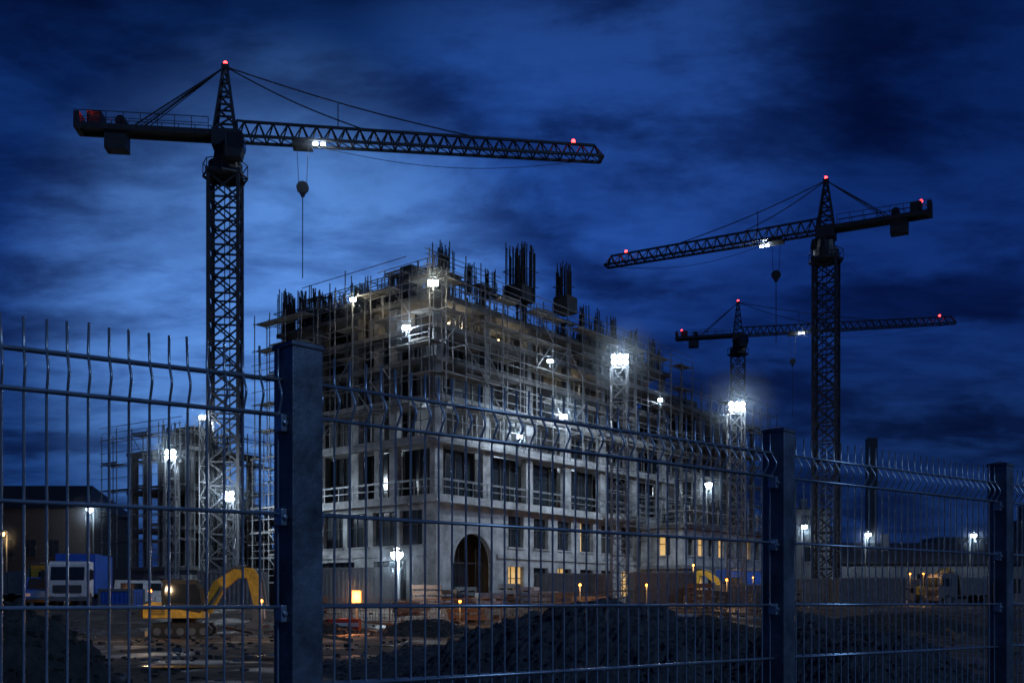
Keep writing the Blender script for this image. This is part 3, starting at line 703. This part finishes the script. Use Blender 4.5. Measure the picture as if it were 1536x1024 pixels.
while x<420:
    w=random.uniform(8,26); h=random.uniform(9,24)*(1.0 if x<150 else 1.3); y=random.uniform(330,420)
    b.box2(x,x+w,y,y+14,0,h,0); 
    if random.random()<.5: b.box2(x+w*.2,x+w*.5,y+2,y+8,h,h+random.uniform(2,6),0)
    if random.random()<.35:
        for q in range(3): b.box2(x+1+q*2,x+1.8+q*2,y-.1,y-.02,h*.4,h*.4+1,1)
    x+=w*random.uniform(.7,1.3)
xx=WX(1303,400); b.box2(xx,xx+3.6,400,404,0,67,0)
b.build('distant_skyline',[M_roof,M_warm])

# ------------------------------------------------------------------ world: dusk sky
w=bpy.data.worlds.new('World'); scene.world=w; w.use_nodes=True; nt=w.node_tree; N_=nt.nodes; l=nt.links; N_.clear()
out=N_.new('ShaderNodeOutputWorld'); bg=N_.new('ShaderNodeBackground'); l.new(bg.outputs[0],out.inputs[0])
tc=N_.new('ShaderNodeTexCoord'); sep=N_.new('ShaderNodeSeparateXYZ'); l.new(tc.outputs['Generated'],sep.inputs[0])
def math_(op,a,b_=None,c_=None,clamp=False):
    n=N_.new('ShaderNodeMath'); n.operation=op; n.use_clamp=clamp
    for i,v in enumerate((a,b_,c_)):
        if v is None: continue
        if isinstance(v,(int,float)): n.inputs[i].default_value=v
        else: l.new(v,n.inputs[i])
    return n.outputs[0]
def ramp(fac,els):
    r=N_.new('ShaderNodeValToRGB'); r.color_ramp.interpolation='EASE'
    while len(r.color_ramp.elements)<len(els): r.color_ramp.elements.new(.5)
    for e,(p,c) in zip(r.color_ramp.elements,els): e.position=p; e.color=(*c,1)
    l.new(fac,r.inputs[0]); return r.outputs[0]
def mix(mode,f,a,b_):
    n=N_.new('ShaderNodeMix'); n.data_type='RGBA'; n.blend_type=mode
    for i,v in ((0,f),(6,a),(7,b_)):
        if isinstance(v,(int,float)): n.inputs[i].default_value=v
        elif isinstance(v,tuple): n.inputs[i].default_value=(*v,1)
        else: l.new(v,n.inputs[i])
    return n.outputs[2]
def glow(az,zz,lo,c,src):
    gd=Vector((math.sin(math.radians(az)),math.cos(math.radians(az)),zz)).normalized()
    dp=N_.new('ShaderNodeVectorMath'); dp.operation='DOT_PRODUCT'; l.new(tc.outputs['Generated'],dp.inputs[0]); dp.inputs[1].default_value=gd
    mr=N_.new('ShaderNodeMapRange'); mr.interpolation_type='SMOOTHSTEP'; l.new(dp.outputs['Value'],mr.inputs[0]); mr.inputs[1].default_value=lo; mr.inputs[2].default_value=1.0
    return mix('ADD',mr.outputs[0],src,c),mr.outputs[0]
z=sep.outputs[2]
base=ramp(z,[(0,(.004,.016,.07)),(.12,(.006,.026,.115)),(.30,(.0055,.029,.17)),(.42,(.0028,.018,.11)),(.55,(.0011,.0055,.036))])
col,gm=glow(-12.5,.26,.964,(.095,.225,.48),base)
col,gm2=glow(-12,.22,.92,(.005,.027,.10),col)
col,gm3=glow(5,.50,.972,(.012,.045,.18),col)
def clouds(den_off,rot,sc,scale,seedz,lo,hi,detail=9,rough=.55):
    den=math_('ADD',z,den_off); cx_=math_('DIVIDE',sep.outputs[0],den); cy_=math_('DIVIDE',sep.outputs[1],den)
    cmb=N_.new('ShaderNodeCombineXYZ'); l.new(cx_,cmb.inputs[0]); l.new(cy_,cmb.inputs[1]); cmb.inputs[2].default_value=seedz
    mp=N_.new('ShaderNodeMapping'); l.new(cmb.outputs[0],mp.inputs[0]); mp.inputs['Rotation'].default_value=(0,0,rot); mp.inputs['Scale'].default_value=sc
    no=N_.new('ShaderNodeTexNoise'); l.new(mp.outputs[0],no.inputs['Vector']); no.inputs['Scale'].default_value=scale; no.inputs['Detail'].default_value=detail; no.inputs['Roughness'].default_value=rough; no.inputs['Distortion'].default_value=.25
    cm=N_.new('ShaderNodeMapRange'); cm.interpolation_type='SMOOTHSTEP'; l.new(no.outputs['Fac'],cm.inputs[0]); cm.inputs[1].default_value=lo; cm.inputs[2].default_value=hi
    return cm.outputs[0]
c1=clouds(.24,.3,(1.3,1.8,1),1.7,5.3,.44,.62,9,.58)
c2=clouds(.16,-.1,(1.0,1.8,1),4.0,7.1,.38,.70,12,.62)
c1=math_('MULTIPLY',c1,math_('SUBTRACT',1.0,math_('MULTIPLY',gm,.55)))
dark=mix('MULTIPLY',1.0,col,(.32,.33,.40))
col2=mix('MIX',c1,col,dark)
dark2=mix('MULTIPLY',1.0,col2,(.52,.55,.62))
col2=mix('MIX',c2,col2,dark2)
sky=N_.new('ShaderNodeTexSky'); sky.sky_type='NISHITA'; sky.sun_disc=False; sky.sun_elevation=math.radians(-4); sky.sun_rotation=math.radians(-13)
col3=mix('ADD',.005,col2,sky.outputs[0])
l.new(col3,bg.inputs[0]); bg.inputs[1].default_value=1.0
sd=bpy.data.lights.new('fill_sun','SUN'); sd.energy=.55; sd.angle=math.radians(10); sd.color=(.32,.57,1)  # added bluish fill lamp for fence and site, no visible source
so=bpy.data.objects.new('fill_sun',sd); scene.collection.objects.link(so); so.rotation_euler=(math.radians(58),0,math.radians(48))

# ------------------------------------------------------------------ camera
cd=bpy.data.cameras.new('camera'); co=bpy.data.objects.new('camera',cd); scene.collection.objects.link(co)
cd.sensor_width=36; cd.lens=F/1536*36; cd.shift_y=(HY-512)/1536; cd.clip_end=4000; cd.clip_start=.05
co.location=(0,0,EYE); co.rotation_euler=(math.radians(90),0,0)
cd.dof.use_dof=True; cd.dof.focus_distance=3.4; cd.dof.aperture_fstop=14
scene.camera=co
scene.view_settings.view_transform='Standard'; scene.view_settings.look='None'; scene.view_settings.exposure=0
